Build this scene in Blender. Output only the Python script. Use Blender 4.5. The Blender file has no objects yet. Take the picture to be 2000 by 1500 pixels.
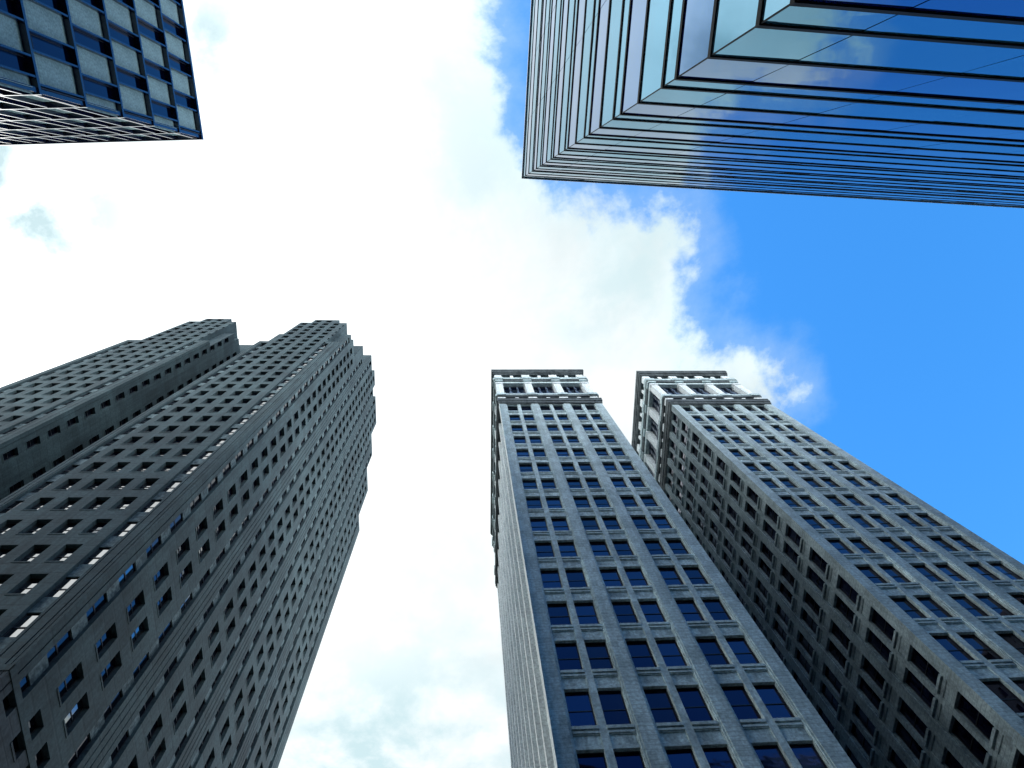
import bpy, bmesh, math, random
from mathutils import Vector, Matrix
random.seed(7)
scene = bpy.context.scene
col = scene.collection

# ------------------------------------------------------------------ camera
CAM_H = 1.6
F_PX = 1244.503
PITCH, ROLL = 1.29983716, -0.24699046
c_, s_ = math.cos(PITCH), math.sin(PITCH)
R0 = Matrix(((1, 0, 0), (0, s_, -c_), (0, c_, s_)))
cr, sr = math.cos(ROLL), math.sin(ROLL)
RC = Matrix(((cr, -sr, 0), (sr, cr, 0), (0, 0, 1))) @ R0      # rows: right, down, forward
cam = bpy.data.cameras.new('camera')
cam.sensor_width = 36.0
cam.lens = F_PX * 36.0 / 2000.0
cam.clip_start, cam.clip_end = 0.1, 5000
cam_ob = bpy.data.objects.new('camera', cam)
col.objects.link(cam_ob)
cam_ob.matrix_world = Matrix((
    (RC[0][0], -RC[1][0], -RC[2][0], 0.0),
    (RC[0][1], -RC[1][1], -RC[2][1], 0.0),
    (RC[0][2], -RC[1][2], -RC[2][2], CAM_H),
    (0, 0, 0, 1)))
scene.camera = cam_ob


def project(p):
    d = Vector((p[0], p[1], p[2] - CAM_H))
    x, y, z = RC[0].dot(d), RC[1].dot(d), RC[2].dot(d)
    if z < 0.05:
        return None
    return (F_PX * x / z + 1000, F_PX * y / z + 750)


# ------------------------------------------------------------------ light
scene.view_settings.view_transform = 'Standard'
scene.view_settings.look = 'None'
scene.view_settings.gamma = 1.0
scene.view_settings.exposure = 0.0

SUN_P = (-0.76, 0.14)                         # horizontal run per metre of height
sun_el = math.atan2(1.0, math.hypot(*SUN_P))
sun_az = math.atan2(SUN_P[0], SUN_P[1])
sun = bpy.data.lights.new('sun', 'SUN')
sun.energy = 3.5
sun.angle = math.radians(0.6)
sun.color = (1.0, 0.97, 0.93)
sun_ob = bpy.data.objects.new('sun', sun)
col.objects.link(sun_ob)
sun_ob.location = (-200, 40, 260)
sun_ob.rotation_euler = Vector((SUN_P[0], SUN_P[1], 1.0)).to_track_quat('Z', 'Y').to_euler()


class Nodes:
    def __init__(self, tree):
        self.t = tree

    def new(self, kind, **kw):
        n = self.t.nodes.new(kind)
        for k, v in kw.items():
            setattr(n, k, v)
        return n

    def link(self, a, b):
        self.t.links.new(a, b)

    def put(self, sock, v):
        if isinstance(v, bpy.types.NodeSocket):
            self.t.links.new(v, sock)
        else:
            sock.default_value = v

    def math(self, op, a, b=None, c=None, clamp=False):
        n = self.new('ShaderNodeMath', operation=op, use_clamp=clamp)
        self.put(n.inputs[0], a)
        if b is not None:
            self.put(n.inputs[1], b)
        if c is not None:
            self.put(n.inputs[2], c)
        return n.outputs[0]

    def step(self, v, lo, hi, a=0.0, b=1.0):
        n = self.new('ShaderNodeMapRange', interpolation_type='SMOOTHSTEP')
        self.put(n.inputs['Value'], v)
        self.put(n.inputs['From Min'], lo)
        self.put(n.inputs['From Max'], hi)
        self.put(n.inputs['To Min'], a)
        self.put(n.inputs['To Max'], b)
        return n.outputs[0]

    def noise(self, vec, scale, detail=4.0, rough=0.55, dist=0.0):
        n = self.new('ShaderNodeTexNoise')
        if vec is not None:
            self.link(vec, n.inputs['Vector'])
        n.inputs['Scale'].default_value = scale
        n.inputs['Detail'].default_value = detail
        n.inputs['Roughness'].default_value = rough
        n.inputs['Distortion'].default_value = dist
        return n.outputs[0]

    def mix(self, f, a, b, blend='MIX'):
        n = self.new('ShaderNodeMix', data_type='RGBA', blend_type=blend)
        self.put(n.inputs[0], f)
        for i, v in ((6, a), (7, b)):
            if isinstance(v, (tuple, list)) and len(v) == 3:
                v = (*v, 1.0)
            self.put(n.inputs[i], v)
        return n.outputs[2]


# sky: Nishita blue with a flat layer of cloud laid out in world directions
world = bpy.data.worlds.new('World')
scene.world = world
world.use_nodes = True
N = Nodes(world.node_tree)
world.node_tree.nodes.clear()
sky = N.new('ShaderNodeTexSky', sky_type='NISHITA')
sky.sun_disc = False
sky.sun_elevation = sun_el
sky.sun_rotation = sun_az
sky.air_density = 1.0
sky.dust_density = 0.3
sky.ozone_density = 2.0
BG = 0.12
hsv = N.new('ShaderNodeHueSaturation')
N.link(sky.outputs[0], hsv.inputs['Color'])
hsv.inputs['Saturation'].default_value = 1.36
hsv.inputs['Value'].default_value = 3.35
blue = hsv.outputs[0]
tc = N.new('ShaderNodeTexCoord')
sep = N.new('ShaderNodeSeparateXYZ')
N.link(tc.outputs['Generated'], sep.inputs[0])
dz = N.math('MAXIMUM', sep.outputs[2], 0.06)
px = N.math('DIVIDE', sep.outputs[0], dz)
py = N.math('DIVIDE', sep.outputs[1], dz)
comb = N.new('ShaderNodeCombineXYZ')
N.link(px, comb.inputs[0])
N.link(py, comb.inputs[1])
P = comb.outputs[0]


def blob(cx, cy, r):
    d = N.new('ShaderNodeVectorMath', operation='DISTANCE')
    N.link(P, d.inputs[0])
    d.inputs[1].default_value = (cx, cy, 0)
    q = N.math('DIVIDE', d.outputs['Value'], r)
    q = N.math('MULTIPLY', q, q)
    return N.math('EXPONENT', N.math('MULTIPLY', q, -1.0))


field = N.math('SUBTRACT', 0.198, N.math('ADD', N.math('MULTIPLY', px, 0.892), N.math('MULTIPLY', py, -0.452)))
for cx, cy, r, w in ((0.10, -0.09, 0.11, -0.085), (0.34, 0.11, 0.12, 0.07), (0.46, 0.40, 0.07, 0.05),
                     (0.04, -0.27, 0.12, 0.05), (0.33, 0.24, 0.05, -0.03),
                     (0.46, 0.84, 0.22, -0.55)):
    field = N.math('ADD', field, N.math('MULTIPLY', blob(cx, cy, r), w))
n1 = N.math('SUBTRACT', N.noise(P, 4.6, 8.0, 0.60, 0.12), 0.5)
n2 = N.noise(P, 3.0, 6.0, 0.58, 0.15)
n4 = N.math('SUBTRACT', N.noise(P, 15.0, 5.0, 0.6, 0.1), 0.5)
f1 = N.math('ADD', field, N.math('ADD', N.math('MULTIPLY', n1, 0.30), N.math('MULTIPLY', n4, 0.07)))
body = N.step(f1, -0.008, 0.055)
veil = N.step(f1, -0.075, 0.04, 0.0, 0.27)
alpha = N.math('MAXIMUM', body, veil)
# thin places inside the white deck
thin = None
for cx, cy, r, w in ((-0.30, 0.95, 0.26, 1.0), (-0.56, 0.95, 0.22, 0.8), (-0.66, -0.17, 0.20, 1.4),
                     (-0.29, -0.31, 0.09, 1.0), (0.03, -0.03, 0.10, 0.7), (0.17, 0.20, 0.13, 0.6),
                     (0.0, -0.18, 0.09, 0.5), (-0.33, 0.03, 0.10, 0.25), (-0.17, 0.55, 0.16, 0.2), (0.28, 0.12, 0.12, 0.5)):
    b = N.math('MULTIPLY', blob(cx, cy, r), w)
    thin = b if thin is None else N.math('ADD', thin, b)
n3 = N.noise(P, 4.8, 7.0, 0.60, 0.15)
thin = N.math('MULTIPLY', thin, N.step(n3, 0.34, 0.62))
bright = N.step(n2, 0.30, 0.62, 0.90, 1.10)
for cx, cy, r, w in ((-0.76, 0.14, 0.50, 1.2), (-0.45, -0.85, 0.42, 1.3), (-0.19, -0.36, 0.17, 0.7)):
    bright = N.math('ADD', bright, N.math('MULTIPLY', blob(cx, cy, r), w))
cloud = N.new('ShaderNodeVectorMath', operation='SCALE')
ctint = N.mix(N.step(f1, -0.08, 0.16), (0.68, 0.93, 1.0), (0.94, 0.99, 1.0))
N.link(ctint, cloud.inputs[0])
N.link(N.math('DIVIDE', bright, BG), cloud.inputs['Scale'])
thin_c = N.new('ShaderNodeVectorMath', operation='SCALE')
thin_c.inputs[0].default_value = (0.66, 0.86, 0.91)
thin_c.inputs['Scale'].default_value = 1.0 / BG
white = N.mix(N.math('MULTIPLY', thin, 0.95, clamp=True), cloud.outputs[0], thin_c.outputs[0])
skycol = N.mix(alpha, blue, white)
# pale haze towards the horizon
plen = N.new('ShaderNodeVectorMath', operation='LENGTH')
N.link(P, plen.inputs[0])
low = N.step(plen.outputs['Value'], 1.25, 2.4)
skycol = N.mix(low, skycol, tuple(v / BG for v in (4.3, 4.5, 4.6)))
bg = N.new('ShaderNodeBackground')
N.link(skycol, bg.inputs['Color'])
bg.inputs['Strength'].default_value = BG
wo = N.new('ShaderNodeOutputWorld')
N.link(bg.outputs[0], wo.inputs['Surface'])
world.cycles.sampling_method = 'MANUAL'
world.cycles.sample_map_resolution = 1024


# ------------------------------------------------------------------ materials
def principled(name, rough=0.8, metallic=0.0, ior=1.5, base=(0.5, 0.5, 0.5)):
    m = bpy.data.materials.new(name)
    m.use_nodes = True
    n = Nodes(m.node_tree)
    p = m.node_tree.nodes['Principled BSDF']
    p.inputs['Base Color'].default_value = (*base, 1)
    p.inputs['Roughness'].default_value = rough
    p.inputs['Metallic'].default_value = metallic
    p.inputs['IOR'].default_value = ior
    return m, n, p


def stone(name, base, dark, coarse=0.25, grain=9.0, joints=None, bump=0.35, jamt=0.45, block=None):
    """weathered stone: broad staining, vertical run-off streaks, fine grain, optional coursing"""
    m, n, p = principled(name, 0.85)
    t = n.new('ShaderNodeTexCoord')
    o = t.outputs['Object']
    a = n.noise(o, coarse, 5.0, 0.6)
    mp = n.new('ShaderNodeMapping')
    mp.inputs['Scale'].default_value = (1.6, 1.6, 0.06)
    n.link(o, mp.inputs['Vector'])
    st = n.noise(mp.outputs[0], 1.0, 5.0, 0.65)
    g = n.noise(o, grain, 3.0, 0.7)
    f = n.math('ADD', n.math('MULTIPLY', a, 0.55), n.math('MULTIPLY', st, 0.45))
    c = n.mix(n.step(f, 0.37, 0.61), dark, base)
    gs = n.step(g, 0.25, 0.75, 0.66, 1.25)
    sc = n.new('ShaderNodeVectorMath', operation='SCALE')
    n.link(c, sc.inputs[0])
    n.link(gs, sc.inputs['Scale'])
    out = sc.outputs[0]
    h = g
    if block:                                   # each stone a shade lighter or darker than its neighbours
        ad = n.new('ShaderNodeVectorMath', operation='ADD')
        n.link(o, ad.inputs[0])
        ad.inputs[1].default_value = (0.371, 0.371, 0.113)
        sn = n.new('ShaderNodeVectorMath', operation='SNAP')
        n.link(ad.outputs[0], sn.inputs[0])
        sn.inputs[1].default_value = (block[0], block[0], block[1])
        wn = n.new('ShaderNodeTexWhiteNoise', noise_dimensions='3D')
        n.link(sn.outputs[0], wn.inputs['Vector'])
        vs = n.new('ShaderNodeVectorMath', operation='SCALE')
        n.link(out, vs.inputs[0])
        n.link(n.step(wn.outputs['Value'], 0.0, 1.0, 0.86, 1.12), vs.inputs['Scale'])
        out = vs.outputs[0]
    if joints:
        sp = n.new('ShaderNodeSeparateXYZ')
        n.link(o, sp.inputs[0])
        z = n.math('FRACT', n.math('DIVIDE', sp.outputs[2], joints))
        jl = n.step(n.math('ABSOLUTE', n.math('SUBTRACT', z, 0.5)), 0.40, 0.47)
        out = n.mix(n.math('MULTIPLY', jl, jamt), out, tuple(x * 0.35 for x in base))
        h = n.math('SUBTRACT', g, n.math('MULTIPLY', jl, 0.8))
    n.link(out, p.inputs['Base Color'])
    b = n.new('ShaderNodeBump')
    b.inputs['Strength'].default_value = bump
    b.inputs['Distance'].default_value = 0.03
    n.link(h, b.inputs['Height'])
    n.link(b.outputs[0], p.inputs['Normal'])
    return m


def glass(name, base, ior, rough=0.02, wave=0.0, wscale=0.6, tint=(1, 1, 1)):
    m, n, p = principled(name, rough, 0.0, ior, base)
    p.inputs['Specular Tint'].default_value = (*tint, 1)
    if wave:
        t = n.new('ShaderNodeTexCoord')
        w = n.noise(t.outputs['Object'], wscale, 2.0, 0.5)
        b = n.new('ShaderNodeBump')
        b.inputs['Strength'].default_value = wave
        b.inputs['Distance'].default_value = 0.1
        n.link(w, b.inputs['Height'])
        n.link(b.outputs[0], p.inputs['Normal'])
    return m


M = {}
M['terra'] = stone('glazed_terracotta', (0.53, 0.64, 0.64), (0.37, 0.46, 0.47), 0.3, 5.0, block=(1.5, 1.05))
M['pale'] = stone('light_brightened_terracotta', (0.80, 0.85, 0.84), (0.64, 0.70, 0.70), 0.4, 5.0, bump=0.2)  # lighter terracotta; brightness of lit piers and crown is put into the tone
M['cornice'] = stone('shade_darkened_cornice', (0.12, 0.145, 0.15), (0.045, 0.056, 0.06), 0.5, 4.0)  # dark stone; shade of soffits and crown recesses is put into its tone
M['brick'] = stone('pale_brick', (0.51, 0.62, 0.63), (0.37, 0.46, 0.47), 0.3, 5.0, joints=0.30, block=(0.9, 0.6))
M['court_brick'] = stone('shade_darkened_court_brick', (0.32, 0.40, 0.415), (0.20, 0.26, 0.275), 0.3, 5.0, joints=0.30, block=(0.9, 0.6))  # darker copy of the brick, the court's shade put into the colour
M['lime'] = stone('grey_limestone', (0.043, 0.076, 0.082), (0.018, 0.036, 0.041), 0.10, 3.0, joints=1.54, jamt=0.28, block=(2.1, 1.54))
M['lime_rough'] = stone('rough_granite', (0.05, 0.07, 0.08), (0.025, 0.035, 0.04), 0.2, 3.0, joints=0.9)
M['spandrel'] = stone('cast_spandrel', (0.56, 0.68, 0.68), (0.25, 0.32, 0.33), 1.6, 6.0)
M['lime_spandrel'] = stone('carved_grey_spandrel', (0.14, 0.195, 0.20), (0.035, 0.055, 0.06), 2.2, 5.0)
M['sash'] = principled('dark_sash_paint', 0.55, 0.0, 1.45, (0.012, 0.014, 0.018))[0]
M['pane'] = glass('window_glass', (0.0006, 0.0008, 0.004), 1.46, 0.02, 0.04, 0.6, (0.22, 0.27, 0.95))
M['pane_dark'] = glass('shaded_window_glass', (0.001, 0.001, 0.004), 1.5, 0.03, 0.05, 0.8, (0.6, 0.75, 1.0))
M['pane_b'] = glass('older_window_glass', (0.002, 0.002, 0.010), 1.62, 0.05, 0.08, 0.9, (0.34, 0.42, 1.0))
M['pane_c'] = glass('dim_window_glass', (0.006, 0.006, 0.010), 1.42, 0.03, 0.05, 0.7, (0.26, 0.30, 0.9))
M['pane_coated'] = glass('coated_window_glass', (0.001, 0.002, 0.006), 2.9, 0.02, 0.04)
M['iron'] = principled('blue_grey_iron', 0.5, 0.4, 1.5, (0.10, 0.13, 0.17))[0]
M['roof'] = principled('roofing_felt', 0.9, 0, 1.5, (0.05, 0.05, 0.055))[0]
M['curtain_light'] = glass('spandrel_curtain_glass', (0.015, 0.06, 0.10), 4.4, 0.015, 0.10, 0.35, (0.42, 0.77, 1.0))
M['curtain_deep'] = glass('vision_curtain_glass', (0.001, 0.008, 0.085), 3.0, 0.012, 0.10, 0.35, (0.14, 0.50, 1.0))
M['black_metal'] = principled('black_anodised_metal', 0.6, 0.0, 1.25, (0.006, 0.008, 0.010))[0]
M['seam'] = principled('sealant_joint', 0.6, 0.0, 1.45, (0.015, 0.03, 0.06))[0]
M['alu'] = principled('brushed_aluminium', 0.32, 1.0, 1.5, (0.62, 0.66, 0.70))[0]
M['enamel'] = principled('navy_enamelled_frame', 0.16, 0.0, 1.75, (0.006, 0.012, 0.05))[0]
M['panel'] = stone('mottled_facing_panel', (0.38, 0.56, 0.56), (0.25, 0.39, 0.40), 0.5, 6.0, bump=0.2)
M['dark_glass'] = glass('tinted_glass', (0.0005, 0.002, 0.012), 1.5, 0.03, 0.03, 0.6, (0.25, 0.42, 1.0))
MATS = list(M.values())
MI = {k: i for i, k in enumerate(M)}


# ------------------------------------------------------------------ mesh helpers
class MB:
    def __init__(self):
        self.v, self.f, self.m = [], [], []

    def quad(self, a, b, c, d, mat):
        k = len(self.v)
        self.v += [tuple(a), tuple(b), tuple(c), tuple(d)]
        self.f.append((k, k + 1, k + 2, k + 3))
        self.m.append(MI[mat])

    def box(self, x0, x1, y0, y1, z0, z1, mat):
        k = len(self.v)
        self.v += [(x, y, z) for z in (z0, z1) for y in (y0, y1) for x in (x0, x1)]
        for f in ((0, 2, 3, 1), (4, 5, 7, 6), (0, 1, 5, 4), (1, 3, 7, 5), (3, 2, 6, 7), (2, 0, 4, 6)):
            self.f.append(tuple(k + i for i in f))
            self.m.append(MI[mat])

    def mesh(self, name):
        me = bpy.data.meshes.new(name)
        me.from_pydata(self.v, [], self.f)
        used = sorted(set(self.m))
        remap = {g: i for i, g in enumerate(used)}
        for g in used:
            me.materials.append(MATS[g])
        me.polygons.foreach_set('material_index', [remap[g] for g in self.m])
        me.update()
        return me

    def build(self, name, parent=None, loc=None):
        return link(name, self.mesh(name), parent, loc)


def link(name, me, parent=None, loc=None):
    o = bpy.data.objects.new(name, me)
    col.objects.link(o)
    if parent is not None:
        o.parent = parent
    if loc:
        o.location = loc
    return o


class Face:
    """one vertical face of a building: local 2D origin, tangent, outward normal"""

    def __init__(self, o, t, n):
        self.o, self.t, self.n = Vector(o), Vector(t), Vector(n)

    def at(self, u, h, d=0.0):
        p = self.o + self.t * u + self.n * d
        return (p.x, p.y, h)

    def box(self, mb, u0, u1, d0, d1, h0, h1, mat):
        a, b = self.at(u0, 0, d0), self.at(u1, 0, d1)
        mb.box(min(a[0], b[0]), max(a[0], b[0]), min(a[1], b[1]), max(a[1], b[1]), h0, h1, mat)


def facade(mb, face, us, hs, cell):
    """relief wall: cell(i, j) -> (depth, material or None); None cell = no wall there"""
    nu, nh = len(us) - 1, len(hs) - 1
    g = [[cell(i, j) for j in range(nh)] for i in range(nu)]
    for i in range(nu):
        for j in range(nh):
            c = g[i][j]
            if c is None:
                continue
            d, m = c
            if m:
                mb.quad(face.at(us[i], hs[j], d), face.at(us[i + 1], hs[j], d),
                        face.at(us[i + 1], hs[j + 1], d), face.at(us[i], hs[j + 1], d), m)
            if i + 1 < nu and g[i + 1][j] is not None and abs(g[i + 1][j][0] - d) > 1e-5:
                e, m2 = g[i + 1][j]
                mm = (m if d > e else m2) or m or m2
                mb.quad(face.at(us[i + 1], hs[j], d), face.at(us[i + 1], hs[j], e),
                        face.at(us[i + 1], hs[j + 1], e), face.at(us[i + 1], hs[j + 1], d), mm)
            if j + 1 < nh and g[i][j + 1] is not None and abs(g[i][j + 1][0] - d) > 1e-5:
                e, m2 = g[i][j + 1]
                mm = (m if d > e else m2) or m or m2
                mb.quad(face.at(us[i], hs[j + 1], d), face.at(us[i + 1], hs[j + 1], d),
                        face.at(us[i + 1], hs[j + 1], e), face.at(us[i], hs[j + 1], e), mm)


def root(name, label, cat, loc, yaw, S, group=None):
    o = bpy.data.objects.new(name, None)
    o.empty_display_size = 2
    col.objects.link(o)
    o.location = (loc[0] * S, loc[1] * S, 0)
    o.rotation_euler = (0, 0, yaw)
    o.scale = (S, S, S)
    o['label'], o['category'] = label, cat
    if group:
        o['group'] = group
    return o


class Openings:
    """collects the windows of one building; the hundred that show largest become parts of their own"""

    def __init__(self):
        self.items = []

    def add(self, face, u0, u1, h0, h1, d, style):
        self.items.append((face, u0, u1, h0, h1, d, style))

    def finish(self, rt, S, kind, builders, keep=100, mass='further_windows'):
        hb = CAM_H / S
        mw = Matrix.Translation(rt.location) @ Matrix.Rotation(rt.rotation_euler.z, 4, 'Z') @ Matrix.Scale(S, 4) @ Matrix.Translation((0, 0, hb))
        scored = []
        for it in self.items:
            f, u0, u1, h0, h1, d, st = it
            q = [project(mw @ Vector(f.at(u, h, d))) for u, h in ((u0, h0), (u1, h0), (u1, h1), (u0, h1))]
            area = 0.0
            if all(q):
                cx, cy = sum(p[0] for p in q) / 4, sum(p[1] for p in q) / 4
                n3 = (mw.to_3x3() @ Vector((f.n.x, f.n.y, 0)))
                ctr = mw @ Vector(f.at((u0 + u1) / 2, h0, d))
                facing = n3.dot(Vector((0, 0, CAM_H)) - ctr) > 0
                if -10 < cx < 2010 and -10 < cy < 1510 and facing:
                    area = abs(sum(q[k][0] * q[(k + 1) % 4][1] - q[(k + 1) % 4][0] * q[k][1] for k in range(4))) / 2
            scored.append((area, it))
        scored.sort(key=lambda a: -a[0])
        cache = {}
        rest = MB()
        for k, (area, (f, u0, u1, h0, h1, d, st)) in enumerate(scored):
            w, h = u1 - u0, h1 - h0
            own = k < keep and area > 0
            if own:
                key = (round(w, 3), round(h, 3), st)
                if key not in cache:
                    cache[key] = builders[st](w, h)
                    cache[key] = tuple((nm, b.mesh(nm)) for nm, b in cache[key])
                o = link(kind, cache[key][0][1], rt, f.at(u0, h0 + hb, d))
                yaw = math.atan2(f.t.y, f.t.x)
                o.rotation_euler = (0, 0, yaw)
                for nm, me in cache[key][1:]:
                    ch = link(nm, me, o)
                    if nm == 'pane':
                        ch.rotation_euler = (random.gauss(0, 0.004), 0, random.gauss(0, 0.004))
            else:
                for nm, b in builders[st](w, h):
                    base = len(rest.v)
                    tx, tz = (random.gauss(0, 0.004), random.gauss(0, 0.004)) if nm == 'pane' else (0, 0)
                    for (x, y, z) in b.v:
                        yy = y + tx * (z - h / 2) + tz * (x - w / 2)
                        p = f.o + f.t * (u0 + x) + f.n * (d - yy)
                        rest.v.append((p.x, p.y, h0 + z))
                    rest.f += [tuple(base + i for i in q) for q in b.f]
                    rest.m += b.m
        if rest.v:
            o = rest.build(mass, rt, (0, 0, hb))
            o['kind'] = 'stuff'


# ================================================================== setting
g = MB()
gm, gn, gp = principled('asphalt', 0.9)
t = gn.new('ShaderNodeTexCoord')
gcol = gn.mix(gn.noise(t.outputs['Object'], 0.6, 6.0, 0.7), (0.035, 0.036, 0.038), (0.07, 0.07, 0.072))
gn.link(gcol, gp.inputs['Base Color'])
M['asphalt'] = gm
MATS.append(gm)
MI['asphalt'] = len(MATS) - 1
E = 3000
g.quad((-E, -E, 0), (E, -E, 0), (E, E, 0), (-E, E, 0), 'asphalt')
go = g.build('ground')
go['kind'] = 'structure'
go['label'] = 'dark asphalt street level below the towers'


def sash_window(pane, border=0.06, rail=0.05, deep=0.07, split=0.5, uprights=0):
    def make(w, h):
        f = MB()
        f.box(0, border, 0, deep, 0, h, 'sash')
        f.box(w - border, w, 0, deep, 0, h, 'sash')
        f.box(border, w - border, 0, deep, 0, border, 'sash')
        f.box(border, w - border, 0, deep, h - border, h, 'sash')
        if split:
            f.box(border, w - border, 0.005, deep, h * split - rail / 2, h * split + rail / 2, 'sash')
        for k in range(uprights):
            x = w * (k + 1) / (uprights + 1)
            f.box(x - rail / 2, x + rail / 2, 0.008, deep, border, h - border, 'sash')
        p = MB()
        p.quad((border, deep * 0.6, border), (w - border, deep * 0.6, border),
               (w - border, deep * 0.6, h - border), (border, deep * 0.6, h - border), pane)
        return [('window', f), ('pane', p)]
    return make


# ================================================================== matching stone towers with loggia crowns
def spans(seq, start=0.0):
    out, u = [], start
    for w, t in seq:
        out.append((u, u + w, t))
        u += w
    return out


PITCH_F, TOP_T, NFL = 4.185, 84.09, 20
W, DP = 14.4, 28.85


def tower_rows(hb):
    rows = []
    first = TOP_T - PITCH_F * (NFL - 1)
    rows.append((-hb, first - 2.75 - 0.20, 'base', -1))
    for k in range(NFL):
        T = first + PITCH_F * k
        b = T - 2.75
        rows.append((b - 0.20, b, 'sill', k))
        rows.append((b, T, 'win', k))
        if k < NFL - 1:
            rows += [(T, T + 0.22, 'flat', k), (T + 0.22, T + 0.90, 'pan', k), (T + 0.90, T + 0.98, 'flat', k),
                     (T + 0.98, T + 1.12, 'mould', k), (T + 1.12, T + PITCH_F - 2.75 - 0.20, 'gap', k)]
    rows.append((TOP_T, 84.3, 'flat', NFL))
    return rows


def loggia_window(w, h):
    f = MB()
    pn = MB()
    pn.quad((0, 0.25, 0), (w, 0.25, 0), (w, 0.25, h), (0, 0.25, h), 'dark_glass')
    f.box(0, w, 0.02, 0.2, h * 0.40, h * 0.47, 'iron')
    f.box(0, w, 0.0, 0.22, 0, 0.25, 'iron')
    f.box(0, w, 0.0, 0.22, h - 0.2, h, 'iron')
    for k in range(1, 3):
        x = w * k / 3
        f.box(x - 0.10, x + 0.10, 0, 0.22, 0.25, h - 0.2, 'iron')
        for zc, r in ((h * 0.435, 0.42), (h * 0.16, 0.30), (h * 0.72, 0.26)):
            n = len(f.v)
            for yy in (-0.12, 0.2):
                f.v += [(x - r * 0.75, yy, zc), (x, yy, zc - r), (x + r * 0.75, yy, zc), (x, yy, zc + r * 1.5)]
            for q in ((0, 1, 2, 3), (7, 6, 5, 4), (0, 4, 5, 1), (1, 5, 6, 2), (2, 6, 7, 3), (3, 7, 4, 0)):
                f.f.append(tuple(n + i for i in q))
                f.m.append(MI['iron'])
    for k in range(3):                                    # small balls on the balcony rail
        x = w * (k + 0.5) / 3
        f.box(x - 0.15, x + 0.15, -0.35, -0.05, 0, 0.45, 'terra')
    return f, pn


def ring(mb, d, h0, h1, mat):
    mb.box(-d, W + d, -d, DP + d, h0, h1, mat)


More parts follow.
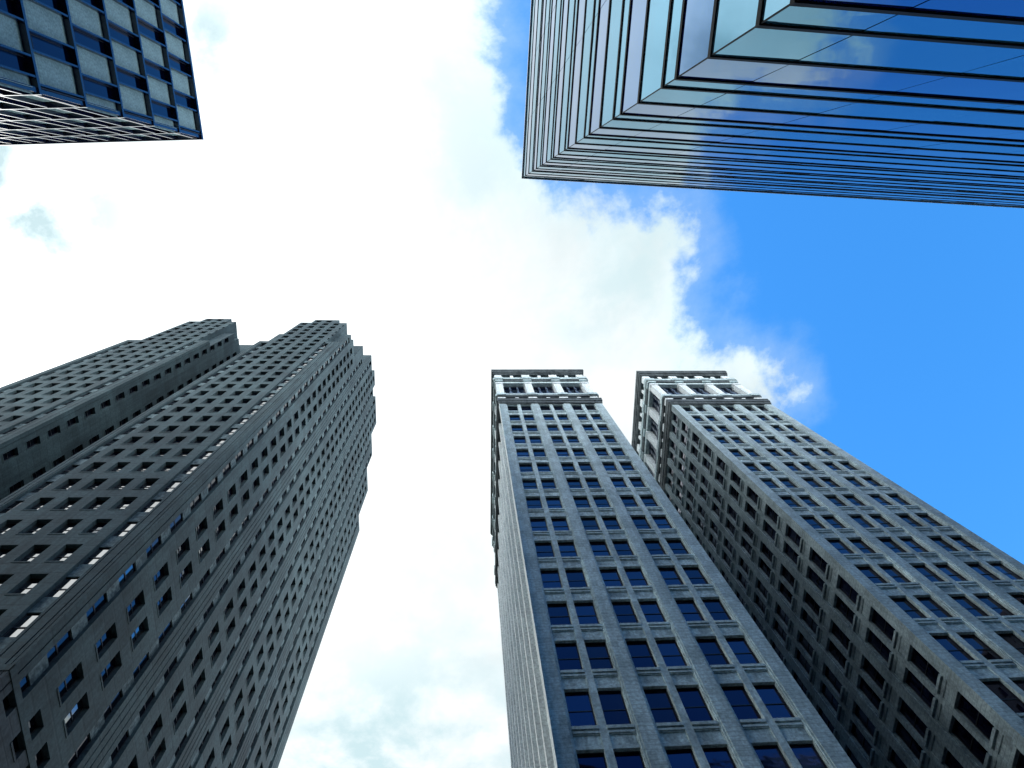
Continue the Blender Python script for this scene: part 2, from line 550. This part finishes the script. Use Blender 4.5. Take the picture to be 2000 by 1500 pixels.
def loggia_tower(label, loc, yaw, S, left_style):
    rt = root('office_tower', label, 'tower', loc, yaw, S, 'matching stone towers')
    hb = CAM_H / S
    up = (0, 0, hb)
    rows = tower_rows(hb)
    ops = Openings()
    front_cols = [(0.95, 'pier')]
    for b in range(3):
        front_cols += [(0.12, 'strip'), (0.06, 'gapm'), (1.4, 'win'), (0.44, 'mull'), (1.4, 'win'), (0.06, 'gapm'),
                       (0.12, 'strip'), (0.85 if b < 2 else 0.95, 'pier')]
    side_cols = [(0.85, 'pier')]
    for b in range(7):
        side_cols += [(0.1, 'gapm'), (1.25, 'win'), (0.45, 'mull'), (1.25, 'win'), (0.1, 'gapm'), (0.85, 'pier')]
    street_cols = [(0.85, 'pier')]
    for b in range(10):
        street_cols += [(0.25, 'gapm'), (1.8, 'win'), (0.25, 'gapm'), (0.5 if b < 9 else 0.85, 'pier')]
    fronts = dict(pier=0.0, strip=-0.06, gapm=-0.15, mull=-0.10)
    sides = dict(pier=0.0, strip=-0.05, gapm=-0.10, mull=-0.10)
    streets = dict(pier=0.0, strip=-0.3, gapm=-0.80, mull=-0.3)

    def wall(face, cols, base, wd, style, mats):
        cs = spans(cols)
        us = [c[0] for c in cs] + [cs[-1][1]]
        hs = [r[0] for r in rows] + [rows[-1][1]]
        mb = MB()
        bay = base['gapm']

        def cell(i, j):
            ct, rt_ = cs[i][2], rows[j][2]
            if rt_ == 'base' or ct == 'pier':
                return (0.0, mats[0])
            if ct in ('strip', 'mull'):
                return (base[ct], mats[1])
            if ct == 'gapm':
                return (bay if rt_ != 'sill' else bay + 0.05, mats[1])
            if rt_ == 'win':
                return (wd, None)
            if rt_ == 'pan':
                return (bay - 0.05, 'spandrel' if base is not sides else mats[1])
            if rt_ == 'mould':
                return (bay + (0.05 if base is fronts else 0.01), mats[1])
            if rt_ == 'gap':
                return (bay - 0.03, mats[1])
            if rt_ == 'sill':
                return (bay + (0.09 if base is not sides else 0.13), mats[1])
            return (bay, mats[1])
        facade(mb, face, us, hs, cell)
        for c in cs:
            if c[2] == 'win':
                for r in rows:
                    if r[2] == 'win':
                        ops.add(face, c[0], c[1], r[0], r[1], wd, style + random.choice('aaabbc'))
        return mb
    F = Face((0, 0), (1, 0), (0, -1))
    Rr = Face((W, 0), (0, 1), (1, 0))
    Lf = Face((0, DP), (0, -1), (-1, 0))
    Bk = Face((W, DP), (-1, 0), (0, 1))
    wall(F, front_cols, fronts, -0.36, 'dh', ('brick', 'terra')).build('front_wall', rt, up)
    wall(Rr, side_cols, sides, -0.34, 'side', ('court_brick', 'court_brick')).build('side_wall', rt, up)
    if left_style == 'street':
        wall(Lf, street_cols, streets, -0.98, 'street', ('pale', 'terra')).build('side_wall', rt, up)  # pale piers carry painted sunlight
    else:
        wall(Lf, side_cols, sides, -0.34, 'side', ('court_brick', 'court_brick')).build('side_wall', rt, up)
    bw = MB()
    bw.quad(Bk.at(0, -hb), Bk.at(W, -hb), Bk.at(W, 84.3), Bk.at(0, 84.3), 'brick')
    bw.build('rear_wall', rt, up)

    # crown
    fp = [0.475, 5.0, 9.45, 13.925]
    sp = [0.425 + 4.0 * k for k in range(8)]
    lc = MB()
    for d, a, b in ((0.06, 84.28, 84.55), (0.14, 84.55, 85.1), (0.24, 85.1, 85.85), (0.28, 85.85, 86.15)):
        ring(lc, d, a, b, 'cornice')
    lc.build('lower_cornice', rt, up)
    cw = MB()
    ring(cw, -0.75, 86.15, 87.6, 'cornice')  # recessed walls take the dark tone as painted shade
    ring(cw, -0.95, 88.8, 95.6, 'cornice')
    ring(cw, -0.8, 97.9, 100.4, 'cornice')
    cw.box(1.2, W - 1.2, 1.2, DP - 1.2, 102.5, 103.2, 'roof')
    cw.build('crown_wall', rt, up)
    le = MB()
    en = MB()
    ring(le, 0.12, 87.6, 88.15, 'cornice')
    ring(le, 0.20, 88.15, 88.8, 'terra')
    ring(en, -0.06, 95.55, 96.4, 'terra')
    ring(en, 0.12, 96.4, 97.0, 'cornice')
    ring(en, 0.24, 97.0, 97.9, 'terra')
    for face, ps, width, mids in ((F, fp, 1.25, 0.5), (Rr, sp, 1.15, 0.45), (Lf, [DP - s for s in sp], 1.15, 0.45)):
        L = W if face is F else DP
        for p in ps:
            a, b = max(p - width / 2, 0.004), min(p + width / 2, L - 0.004)
            bb = MB()
            face.box(bb, a, b, -0.85, 0.03, 86.151, 87.599, 'pale')
            bb.build('frieze_block', rt, up)
            face.box(le, max(a - 0.12, -0.31), min(b + 0.12, L + 0.31), -0.2, 0.31, 88.0, 88.82, 'terra')
            face.box(en, max(a - 0.12, -0.35), min(b + 0.12, L + 0.35), -0.2, 0.35, 96.9, 97.92, 'terra')
            face.box(en, max(a - 0.05, -0.20), min(b + 0.05, L + 0.20), -0.2, 0.20, 96.2, 96.9, 'terra')
            bb = MB()
            face.box(bb, a, b, -0.85, 0.02, 97.901, 100.399, 'pale')
            bb.build('attic_block', rt, up)
        for p, q in zip(ps, ps[1:]):
            m = (p + q) / 2
            bb = MB()
            face.box(bb, m - mids / 2, m + mids / 2, -0.85, 0.0, 86.3, 87.45, 'pale')
            bb.build('frieze_block', rt, up)
            bb = MB()
            face.box(bb, m - mids / 2, m + mids / 2, -0.85, -0.02, 98.4, 100.1, 'pale')
            bb.build('attic_block', rt, up)
    le.build('balcony_ledge', rt, up)
    en.build('entablature', rt, up)
    uc = MB()
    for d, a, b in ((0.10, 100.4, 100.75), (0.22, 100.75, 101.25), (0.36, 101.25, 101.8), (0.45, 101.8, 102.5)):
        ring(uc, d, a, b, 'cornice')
    uc.build('upper_cornice', rt, up)
    # pilasters and the openings between them
    pm = {}
    lw = {}
    for face, ps, width in ((F, fp, 1.05), (Rr, sp, 0.95), (Lf, [DP - s for s in sp], 0.95)):
        L = W if face is F else DP
        for p in sorted(ps):
            a = min(max(p - width / 2, 0.01), L - width - 0.01)
            if face is not F and (p < 1 or p > L - 1) and (p > L / 2) == (face is Lf):
                continue                                    # corner already carried by the front pilaster
            if width not in pm:
                k = MB()
                k.box(0, width, 0.0, 0.96, 0, 6.8, 'pale')
                k.box(-0.08, width + 0.08, -0.08, 0.96, 0, 0.45, 'pale')
                k.box(-0.06, width + 0.06, -0.06, 0.96, 6.05, 6.3, 'pale')
                k.box(-0.12, width + 0.12, -0.12, 0.96, 6.3, 6.78, 'pale')
                k.box(0.18, width - 0.18, -0.035, 0.5, 0.7, 5.85, 'pale')
                pm[width] = k.mesh('pilaster')
            o = link('pilaster', pm[width], rt, face.at(a, 88.801 + hb, 0))
            o.rotation_euler = (0, 0, math.atan2(face.t.y, face.t.x))
        for p, q in zip(sorted(ps), sorted(ps)[1:]):
            a, b = p + width / 2 + 0.02, q - width / 2 - 0.02
            key = round(b - a, 2)
            if key not in lw:
                f_, p_ = loggia_window(b - a, 6.7)
                lw[key] = (f_.mesh('loggia_window'), p_.mesh('pane'))
            o = link('loggia_window', lw[key][0], rt, face.at(a, 88.82 + hb, -0.62))
            o.rotation_euler = (0, 0, math.atan2(face.t.y, face.t.x))
            link('pane', lw[key][1], o)
    # the rear of the court is closed by a lower range on the right tower
    if left_style == 'court':
        rl = MB()
        rl.box(-9.6, -0.02, 19.0, DP - 0.1, -hb, 84.0, 'brick')
        rl.build('rear_range', rt, up)
    bl = {}
    for st in ('dh', 'side', 'street'):
        for v, gl in (('a', 'pane'), ('b', 'pane_b'), ('c', 'pane_c')):
            bl[st + v] = sash_window(gl, 0.05, 0.05, 0.07, 0.48 if st == 'dh' else 0.5)
    ops.finish(rt, S, 'window', bl)
    return rt


YT = 0.25185643
PT = Vector((-2.42129399, 25.71851212))
loggia_tower('pale stone tower with pillared crown, standing nearer and left of its twin, against white cloud',
             PT, YT, 0.9, 'street')
e1, e2 = Vector((math.cos(YT), math.sin(YT))), Vector((-math.sin(YT), math.cos(YT)))
loggia_tower('pale stone tower with pillared crown, right of its twin, blue sky on its right edge',
             PT + e1 * 24.40 + e2 * 0.30, YT, 0.9, 'court')


# ================================================================== dark stepped tower with two wings
def stepped_tower():
    S = 0.85
    hb = CAM_H / S
    up = (0, 0, hb)
    YL = 0.26113715
    PL = Vector((-37.62701126, 21.57122943))
    rt = root('stepped_tower', 'dark grey stepped stone tower with two wings split by a narrow shaft, small square windows',
              'skyscraper', PL, YL, S)
    tops = [50.74 - 5.07 * k for k in range(9, 0, -1)] + [50.74, 55.75, 60.82, 65.95, 70.96, 75.99]
    while tops[-1] < 203:
        tops.append(tops[-1] + 4.62)
    WW, DD = 18.5, 58.2
    steps = [(0, 1.3, 152), (1.3, 3.2, 168), (3.2, 8.0, 171), (8.0, 14.2, 186), (14.2, 20.5, 201.5), (20.5, 25.5, 207),
             (25.5, 29.5, 202.5), (29.5, 39.0, 207.2), (39.0, 46.0, 196), (46.0, 53.5, 185), (53.5, 58.2, 168)]
    tiers = [(0, 18.5, 152), (3.0, 15.55, 178.5), (5.9, 12.65, 183.2)]
    ops = Openings()
    levels = {-hb, 38.6, 39.2, 152.0, 178.5, 183.2} | {s[2] for s in steps}
    wins = []
    for T in tops:
        hgt = 3.0 if T < 80 else 2.85
        wins.append((T - hgt, T))
        levels |= {T - hgt, T, T - hgt - 0.16}
    hs = sorted(levels)
    hs = [h for i, h in enumerate(hs) if i == 0 or h - hs[i - 1] > 1e-4]

    def wall(face, length, cols, topf, blank=False):
        """cols: (u0, u1, type) with type win / slot / groove; topf(u) = height of the wall at u"""
        us = {0.0, length}
        for a, b, t_ in cols:
            us |= {a, b}
        us |= {e for e in topf.edges if 0 < e < length}
        us = sorted(us)
        us = [u for i, u in enumerate(us) if i == 0 or u - us[i - 1] > 1e-4]
        mb = MB()
        kinds, tp = [], []
        for a, b in zip(us, us[1:]):
            m = (a + b) / 2
            kd = 'wall'
            for c0, c1, t_ in cols:
                if c0 - 1e-4 < m < c1 + 1e-4:
                    kd = t_
            kinds.append(kd)
            tp.append(topf(m))
        good = set()
        for ci, (c0, c1, t_) in enumerate(cols):
            if t_ not in ('win', 'slot'):
                continue
            lim = min(topf(c0 + 0.02), topf(c1 - 0.02), topf((c0 + c1) / 2))
            for wi, (b, T) in enumerate(wins):
                if T < lim - 0.7:
                    good.add((ci, wi))
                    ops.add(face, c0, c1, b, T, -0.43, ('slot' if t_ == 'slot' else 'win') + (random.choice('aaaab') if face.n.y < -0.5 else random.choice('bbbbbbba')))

        def cell(i, j):
            m, hm = (us[i] + us[i + 1]) / 2, (hs[j] + hs[j + 1]) / 2
            if hm > tp[i]:
                return None
            low = hm < 38.6
            mat = 'lime_rough' if low else 'lime'
            if 38.6 < hm < 39.2:
                return (0.06, mat)
            k = kinds[i]
            if k == 'groove':
                return (-0.14, mat)
            if k in ('win', 'slot'):
                for ci, (c0, c1, t_) in enumerate(cols):
                    if c0 - 1e-4 < m < c1 + 1e-4:
                        for wi, (b, T) in enumerate(wins):
                            if b < hm < T:
                                return (-0.43, None) if (ci, wi) in good else (0.0, mat)
                            if b - 0.16 < hm < b and (ci, wi) in good and k == 'win':
                                return (0.05, mat)
                        break
                if k == 'slot' and hm < min(topf(us[i] + 0.02), topf(us[i + 1] - 0.02)) - 2.5 and hm > 39:
                    return (-0.33, 'lime_spandrel')
            return (0.0, mat)
        facade(mb, face, us, hs, cell)
        return mb

    class Top:
        def __init__(self, ivals):
            self.iv = ivals
            self.edges = [e for a, b, h in ivals for e in (a, b)]

        def __call__(self, u):
            return max([h for a, b, h in self.iv if a <= u <= b] or [0])
    ftop, stop = Top(tiers), Top(steps)
    front_cols = [(0.30, 0.42, 'groove'), (0.85, 0.97, 'groove'), (1.1, 2.55, 'slot'), (3.65, 5.2, 'win'), (6.5, 8.05, 'win'), (9.4, 10.95, 'win'),
                  (12.2, 13.75, 'win'), (15.1, 16.6, 'slot'), (16.85, 16.97, 'groove'), (17.75, 17.87, 'groove'),
                  (18.15, 18.23, 'groove')]
    side_cols = []
    for b in range(4):
        o = 14.2 * b
        side_cols += [(o + 0.75, o + 0.87, 'groove'), (o + 1.5, o + 2.9, 'slot'), (o + 4.85, o + 6.45, 'win'), (o + 7.75, o + 9.35, 'win'),
                      (o + 11.3, o + 12.7, 'slot'), (o + 13.35, o + 13.47, 'groove'), (o + 14.13, o + 14.27, 'groove')]
    court_cols = [(0.6, 0.72, 'groove'), (1.5, 2.7, 'win'), (6.2, 7.5, 'win')]
    for n, x in enumerate((-WW, -30.0 - WW)):
        F = Face((x, 0), (1, 0), (0, -1))
        Rr = Face((x + WW, 0), (0, 1), (1, 0))
        Lf = Face((x, DD), (0, -1), (-1, 0))
        wall(F, WW, front_cols, ftop).build('front_wall', rt, up)
        wall(Rr, DD, side_cols if n == 0 else court_cols, stop).build('side_wall', rt, up)
        sh = MB()
        prev = 0
        for a, b, h in steps:
            sh.quad(Lf.at(DD - a, -hb), Lf.at(DD - b, -hb), Lf.at(DD - b, h), Lf.at(DD - a, h), 'lime')
            sh.quad((x, a, h), (x + WW, a, h), (x + WW, b, h), (x, b, h), 'roof')
            lo, hi = min(prev, h), max(prev, h)
            if a > 0:
                sh.quad((x, a, lo), (x + WW, a, lo), (x + WW, a, hi), (x, a, hi), 'lime')
            prev = h
        sh.quad((x, DD, -hb), (x + WW, DD, -hb), (x + WW, DD, prev), (x, DD, prev), 'lime')
        sh.build('rear_wall', rt, up)
        ti = MB()
        for (a, b, h), (lo, back) in zip(tiers[1:], ((152, 8.0), (178.5, 6.0))):
            for xx in (a, b):
                ti.quad((x + xx, 0, lo), (x + xx, back, lo), (x + xx, back, h), (x + xx, 0, h), 'lime')
            ti.quad((x + a, 0, h), (x + b, 0, h), (x + b, back, h), (x + a, back, h), 'roof')
            ti.quad((x + a, back, lo), (x + b, back, lo), (x + b, back, h), (x + a, back, h), 'lime')
        ti.build('stepped_top', rt, up)
    cb = MB()
    cb.box(-30.0, -WW, 26, 56, -hb, 130, 'lime')
    cb.build('connecting_block', rt, up)
    ops.finish(rt, S, 'window', {'wina': sash_window('pane_coated', 0.07, 0.10, 0.08, 0.5),
                                 'winb': sash_window('pane_dark', 0.07, 0.10, 0.08, 0.5),
                                 'slota': sash_window('pane_coated', 0.06, 0.16, 0.08, 0.42),
                                 'slotb': sash_window('pane_dark', 0.06, 0.16, 0.08, 0.42)})


stepped_tower()


# ================================================================== blue glass building overhead
def glass_building():
    S = 0.75
    hb = CAM_H / S
    up = (0, 0, hb)
    YG = 0.29138386
    rt = root('glass_building', 'blue mirror glass office block with black horizontal bars, corner pointing down from top right',
              'glass building', (5.47158342, -1.78722007), YG, S)
    lev = [-1.0, 0.5, 2.7, 4.85, 5.95, 8.1, 10.35, 11.54, 13.77, 15.93, 17.04, 19.35, 21.55, 22.66, 24.92, 27.09, 28.23, 30.5, 32.85, 33.92,
           36.23, 38.41, 39.51, 41.84, 44.17, 45.37, 47.98, 50.02, 50.98, 54.02, 57.03]
    LR, LL = 72.0, 34.0
    Fr = Face((LR, 0), (-1, 0), (0, 1))
    Fl = Face((0, 0), (0, -1), (-1, 0))
    th = 0.15
    ends = [-hb] + lev + [59.85]
    for k in range(len(ends) - 1):
        a = ends[k] + (th / 2 if k else 0)
        b = ends[k + 1] - (th / 2 if k + 1 < len(ends) - 1 else 0)
        H = ends[k + 1] - ends[k]
        tier = 'curtain_light'
        # one pale narrow band, one pale band and one deep band to each storey
        if ends[k] > 0 and k >= 1:
            for n in range(-1, 12):
                base = 15.93 + 5.62 * n
                if base - 2.4 < ends[k] < base - 1.0:
                    tier = 'curtain_deep'
        for f, L, seams in ((Fr, LR, [LR - 1.74 - 3.47 * i for i in range(21)]), (Fl, LL, [4.45 * (i + 1) for i in range(7)])):
            mb = MB()
            cuts = sorted({0.0, L} | {s for s in seams if 0 < s < L})
            for p, q in zip(cuts, cuts[1:]):
                tilt = [random.gauss(0, 0.0025) for _ in range(4)]
                e = 0.012
                mb.quad(f.at(p + (e if p > 0 else 0), a, tilt[0]), f.at(q - (e if q < L else 0), a, tilt[1]),
                        f.at(q - (e if q < L else 0), b, tilt[2]), f.at(p + (e if p > 0 else 0), b, tilt[3]), tier)
            for s in cuts[1:-1]:
                f.box(mb, s - 0.02, s + 0.02, -0.08, -0.02, a, b, 'seam')
            mb.build('glazing_band', rt, up)
    for z in lev:
        mb = MB()
        mb.box(0.0, LR, -0.2, 0.035, z - th / 2, z + th / 2, 'black_metal')
        mb.box(-0.035, 0.2, -LL, 0.035, z - th / 2 - 0.004, z + th / 2 + 0.004, 'black_metal')
        mb.build('transom', rt, up)
    cp = MB()
    cp.box(-0.10, LR, -LL, 0.10, 59.85, 60.08, 'alu')
    cp.build('roof_coping', rt, up)
    co = MB()
    co.box(-0.006, 0.018, -0.018, 0.006, -hb, 59.85, 'black_metal')
    co.build('corner_post', rt, up)
    bk = MB()
    bk.quad((LR, 0, -hb), (LR, -LL, -hb), (LR, -LL, 59.85), (LR, 0, 59.85), 'curtain_light')
    bk.quad((0, -LL, -hb), (LR, -LL, -hb), (LR, -LL, 59.85), (0, -LL, 59.85), 'curtain_light')
    bk.quad((0.2, -0.2, 59.9), (LR, -0.2, 59.9), (LR, -LL, 59.9), (0.2, -LL, 59.9), 'roof')
    bk.build('rear_wall', rt, up)


glass_building()


# ================================================================== chequered building at upper left
def chequered_building():
    S = 0.8
    hb = CAM_H / S
    up = (0, 0, hb)
    YK = 0.20481812
    rt = root('chequered_building', 'building chequered with grey panels and dark blue glass, pale slanting grid beneath, top left corner',
              'office block', (-24.17971168, -13.1962457), YK, S)
    LX, LY = 34.0, 26.0
    F1 = Face((0, -LY), (0, 1), (1, 0))          # face turned to the square
    F2 = Face((0, 0), (-1, 0), (0, 1))
    floors = [70.0 - 5.0 * k for k in range(15)]
    ops_p, ops_g = Openings(), Openings()
    bands = MB()
    SL, FN = 0.24, 0.13
    grid = MB()
    for k, top in enumerate(floors):
        lo = top - 5.0 if k < 14 else -hb
        odd = k % 2 == 0                           # storey from 65 to 70 is laid like the one from 55 to 60
        for f, L, corner_at_end in ((F1, LY, True), (F2, LX, False)):
            # boundaries measured from the shared corner
            edges, kinds, s = [0.0], [], 0.0
            off = 1.03 if not odd else 0.63
            kinds.append('panel' if not odd else 'glass')
            s = off
            edges.append(s)
            nxt = 'glass' if not odd else 'panel'
            while s < L - 2.2:
                s += 1.17 if nxt == 'glass' else 1.95
                edges.append(s)
                kinds.append(nxt)
                nxt = 'panel' if nxt == 'glass' else 'glass'
            edges.append(L)
            kinds.append(nxt)
            for (a, b), kd in zip(zip(edges, edges[1:]), kinds):
                u0, u1 = (L - b, L - a) if corner_at_end else (a, b)
                f.box(grid, u1 - FN / 2 if corner_at_end else u1 - FN / 2, u1 + FN / 2, -0.55, -0.02, lo + SL, top, 'enamel') if 0 < u1 < L else None
                p0, p1 = (u0 + FN / 2 if u0 > 0 else 0.0), (u1 - FN / 2 if u1 < L else L)
                (ops_p if kd == 'panel' else ops_g).add(f, p0, p1, lo + SL, top, -0.33 if kd == 'panel' else -0.40, kd)
        grid.box(-LX, 0.0, -LY, 0.0, lo, lo + SL, 'enamel') if k < 14 else None
    grid.box(-LX - 0.02, 0.06, -LY, 0.06, 70.0, 70.35, 'enamel')
    grid.box(-0.42, -0.10, -0.42, -0.10, -hb, 70.0, 'enamel')
    grid.build('frame', rt, up)
    core = MB()
    core.box(-LX, -0.6, -LY, -0.6, -hb, 69.9, 'roof')
    core.build('core_wall', rt, up)

    def panel(w, h):
        m_ = MB()
        # slightly dished slab with a softened top edge
        m_.quad((0, 0.0, 0), (w, 0.0, 0), (w, 0.0, h - 0.5), (0, 0.0, h - 0.5), 'panel')
        m_.quad((0, 0.0, h - 0.5), (w, 0.0, h - 0.5), (w, 0.1, h), (0, 0.1, h), 'panel')
        return [('facing_panel', m_)]

    def glazing(w, h):
        f_ = MB()
        f_.box(0, w, -0.03, 0.06, h * 0.15 - 0.04, h * 0.15 + 0.04, 'sash')
        f_.box(0, w, 0.0, 0.06, 0, 0.06, 'sash')
        f_.box(0, 0.05, 0.0, 0.06, 0.06, h, 'sash')
        f_.box(w - 0.05, w, 0.0, 0.06, 0.06, h, 'sash')
        p_ = MB()
        p_.quad((0, 0.03, 0), (w, 0.03, 0), (w, 0.03, h), (0, 0.03, h), 'dark_glass')
        return [('window', f_), ('pane', p_)]
    ops_p.finish(rt, S, 'facing_panel', {'panel': panel}, 100, 'further_panels')
    ops_g.finish(rt, S, 'window', {'glass': glazing}, 100, 'further_windows')


chequered_building()


# ================================================================== unseen blocks added around the square to shade the lower floors
def unseen_block(label, loc, yaw, Lb, Hb, Db):
    rt = root('shade_block', label, 'office block', loc, yaw, 1.0, 'unseen blocks added for shade')
    f = Face((0, 0), (1, 0), (0, -1))
    us, hs = [0.0], [0.0, 6.0]
    while us[-1] < Lb - 4.0:
        us += [us[-1] + 1.6, us[-1] + 4.0]
    us.append(Lb)
    while hs[-1] < Hb - 4.0:
        hs += [hs[-1] + 2.0, hs[-1] + 3.9]
    hs.append(Hb)
    wl = MB()

    def cell(i, j):
        if i % 2 == 1 and j % 2 == 1 and j > 0:
            return (-0.3, 'pane')
        return (0.0, 'lime_rough')
    facade(wl, f, us, hs, cell)
    wl.quad((0, 0, 0), (0, Db, 0), (0, Db, Hb), (0, 0, Hb), 'lime_rough')
    wl.quad((Lb, 0, 0), (Lb, Db, 0), (Lb, Db, Hb), (Lb, 0, Hb), 'lime_rough')
    wl.quad((0, Db, 0), (Lb, Db, 0), (Lb, Db, Hb), (0, Db, Hb), 'lime_rough')
    wl.build('wall', rt)
    rf = MB()
    rf.box(-0.4, Lb + 0.4, -0.4, Db + 0.4, Hb, Hb + 0.8, 'roof')
    rf.build('roof', rt)


unseen_block('broad dark office block across the street, added out of view to shade the lower floors, seen only as reflections', (120.0, -40.5), math.pi, 200.0, 90.0, 30.0)
unseen_block('plain dark block added to shade the lower floors, beyond the right edge of the view', (84.0, 130.0), -math.pi / 2, 165.0, 82.0, 30.0)
unseen_block('unseen dark block at the far end of the street, added to shade the lower floors', (-34.0, 112.0), 0.0, 70.0, 80.0, 30.0)
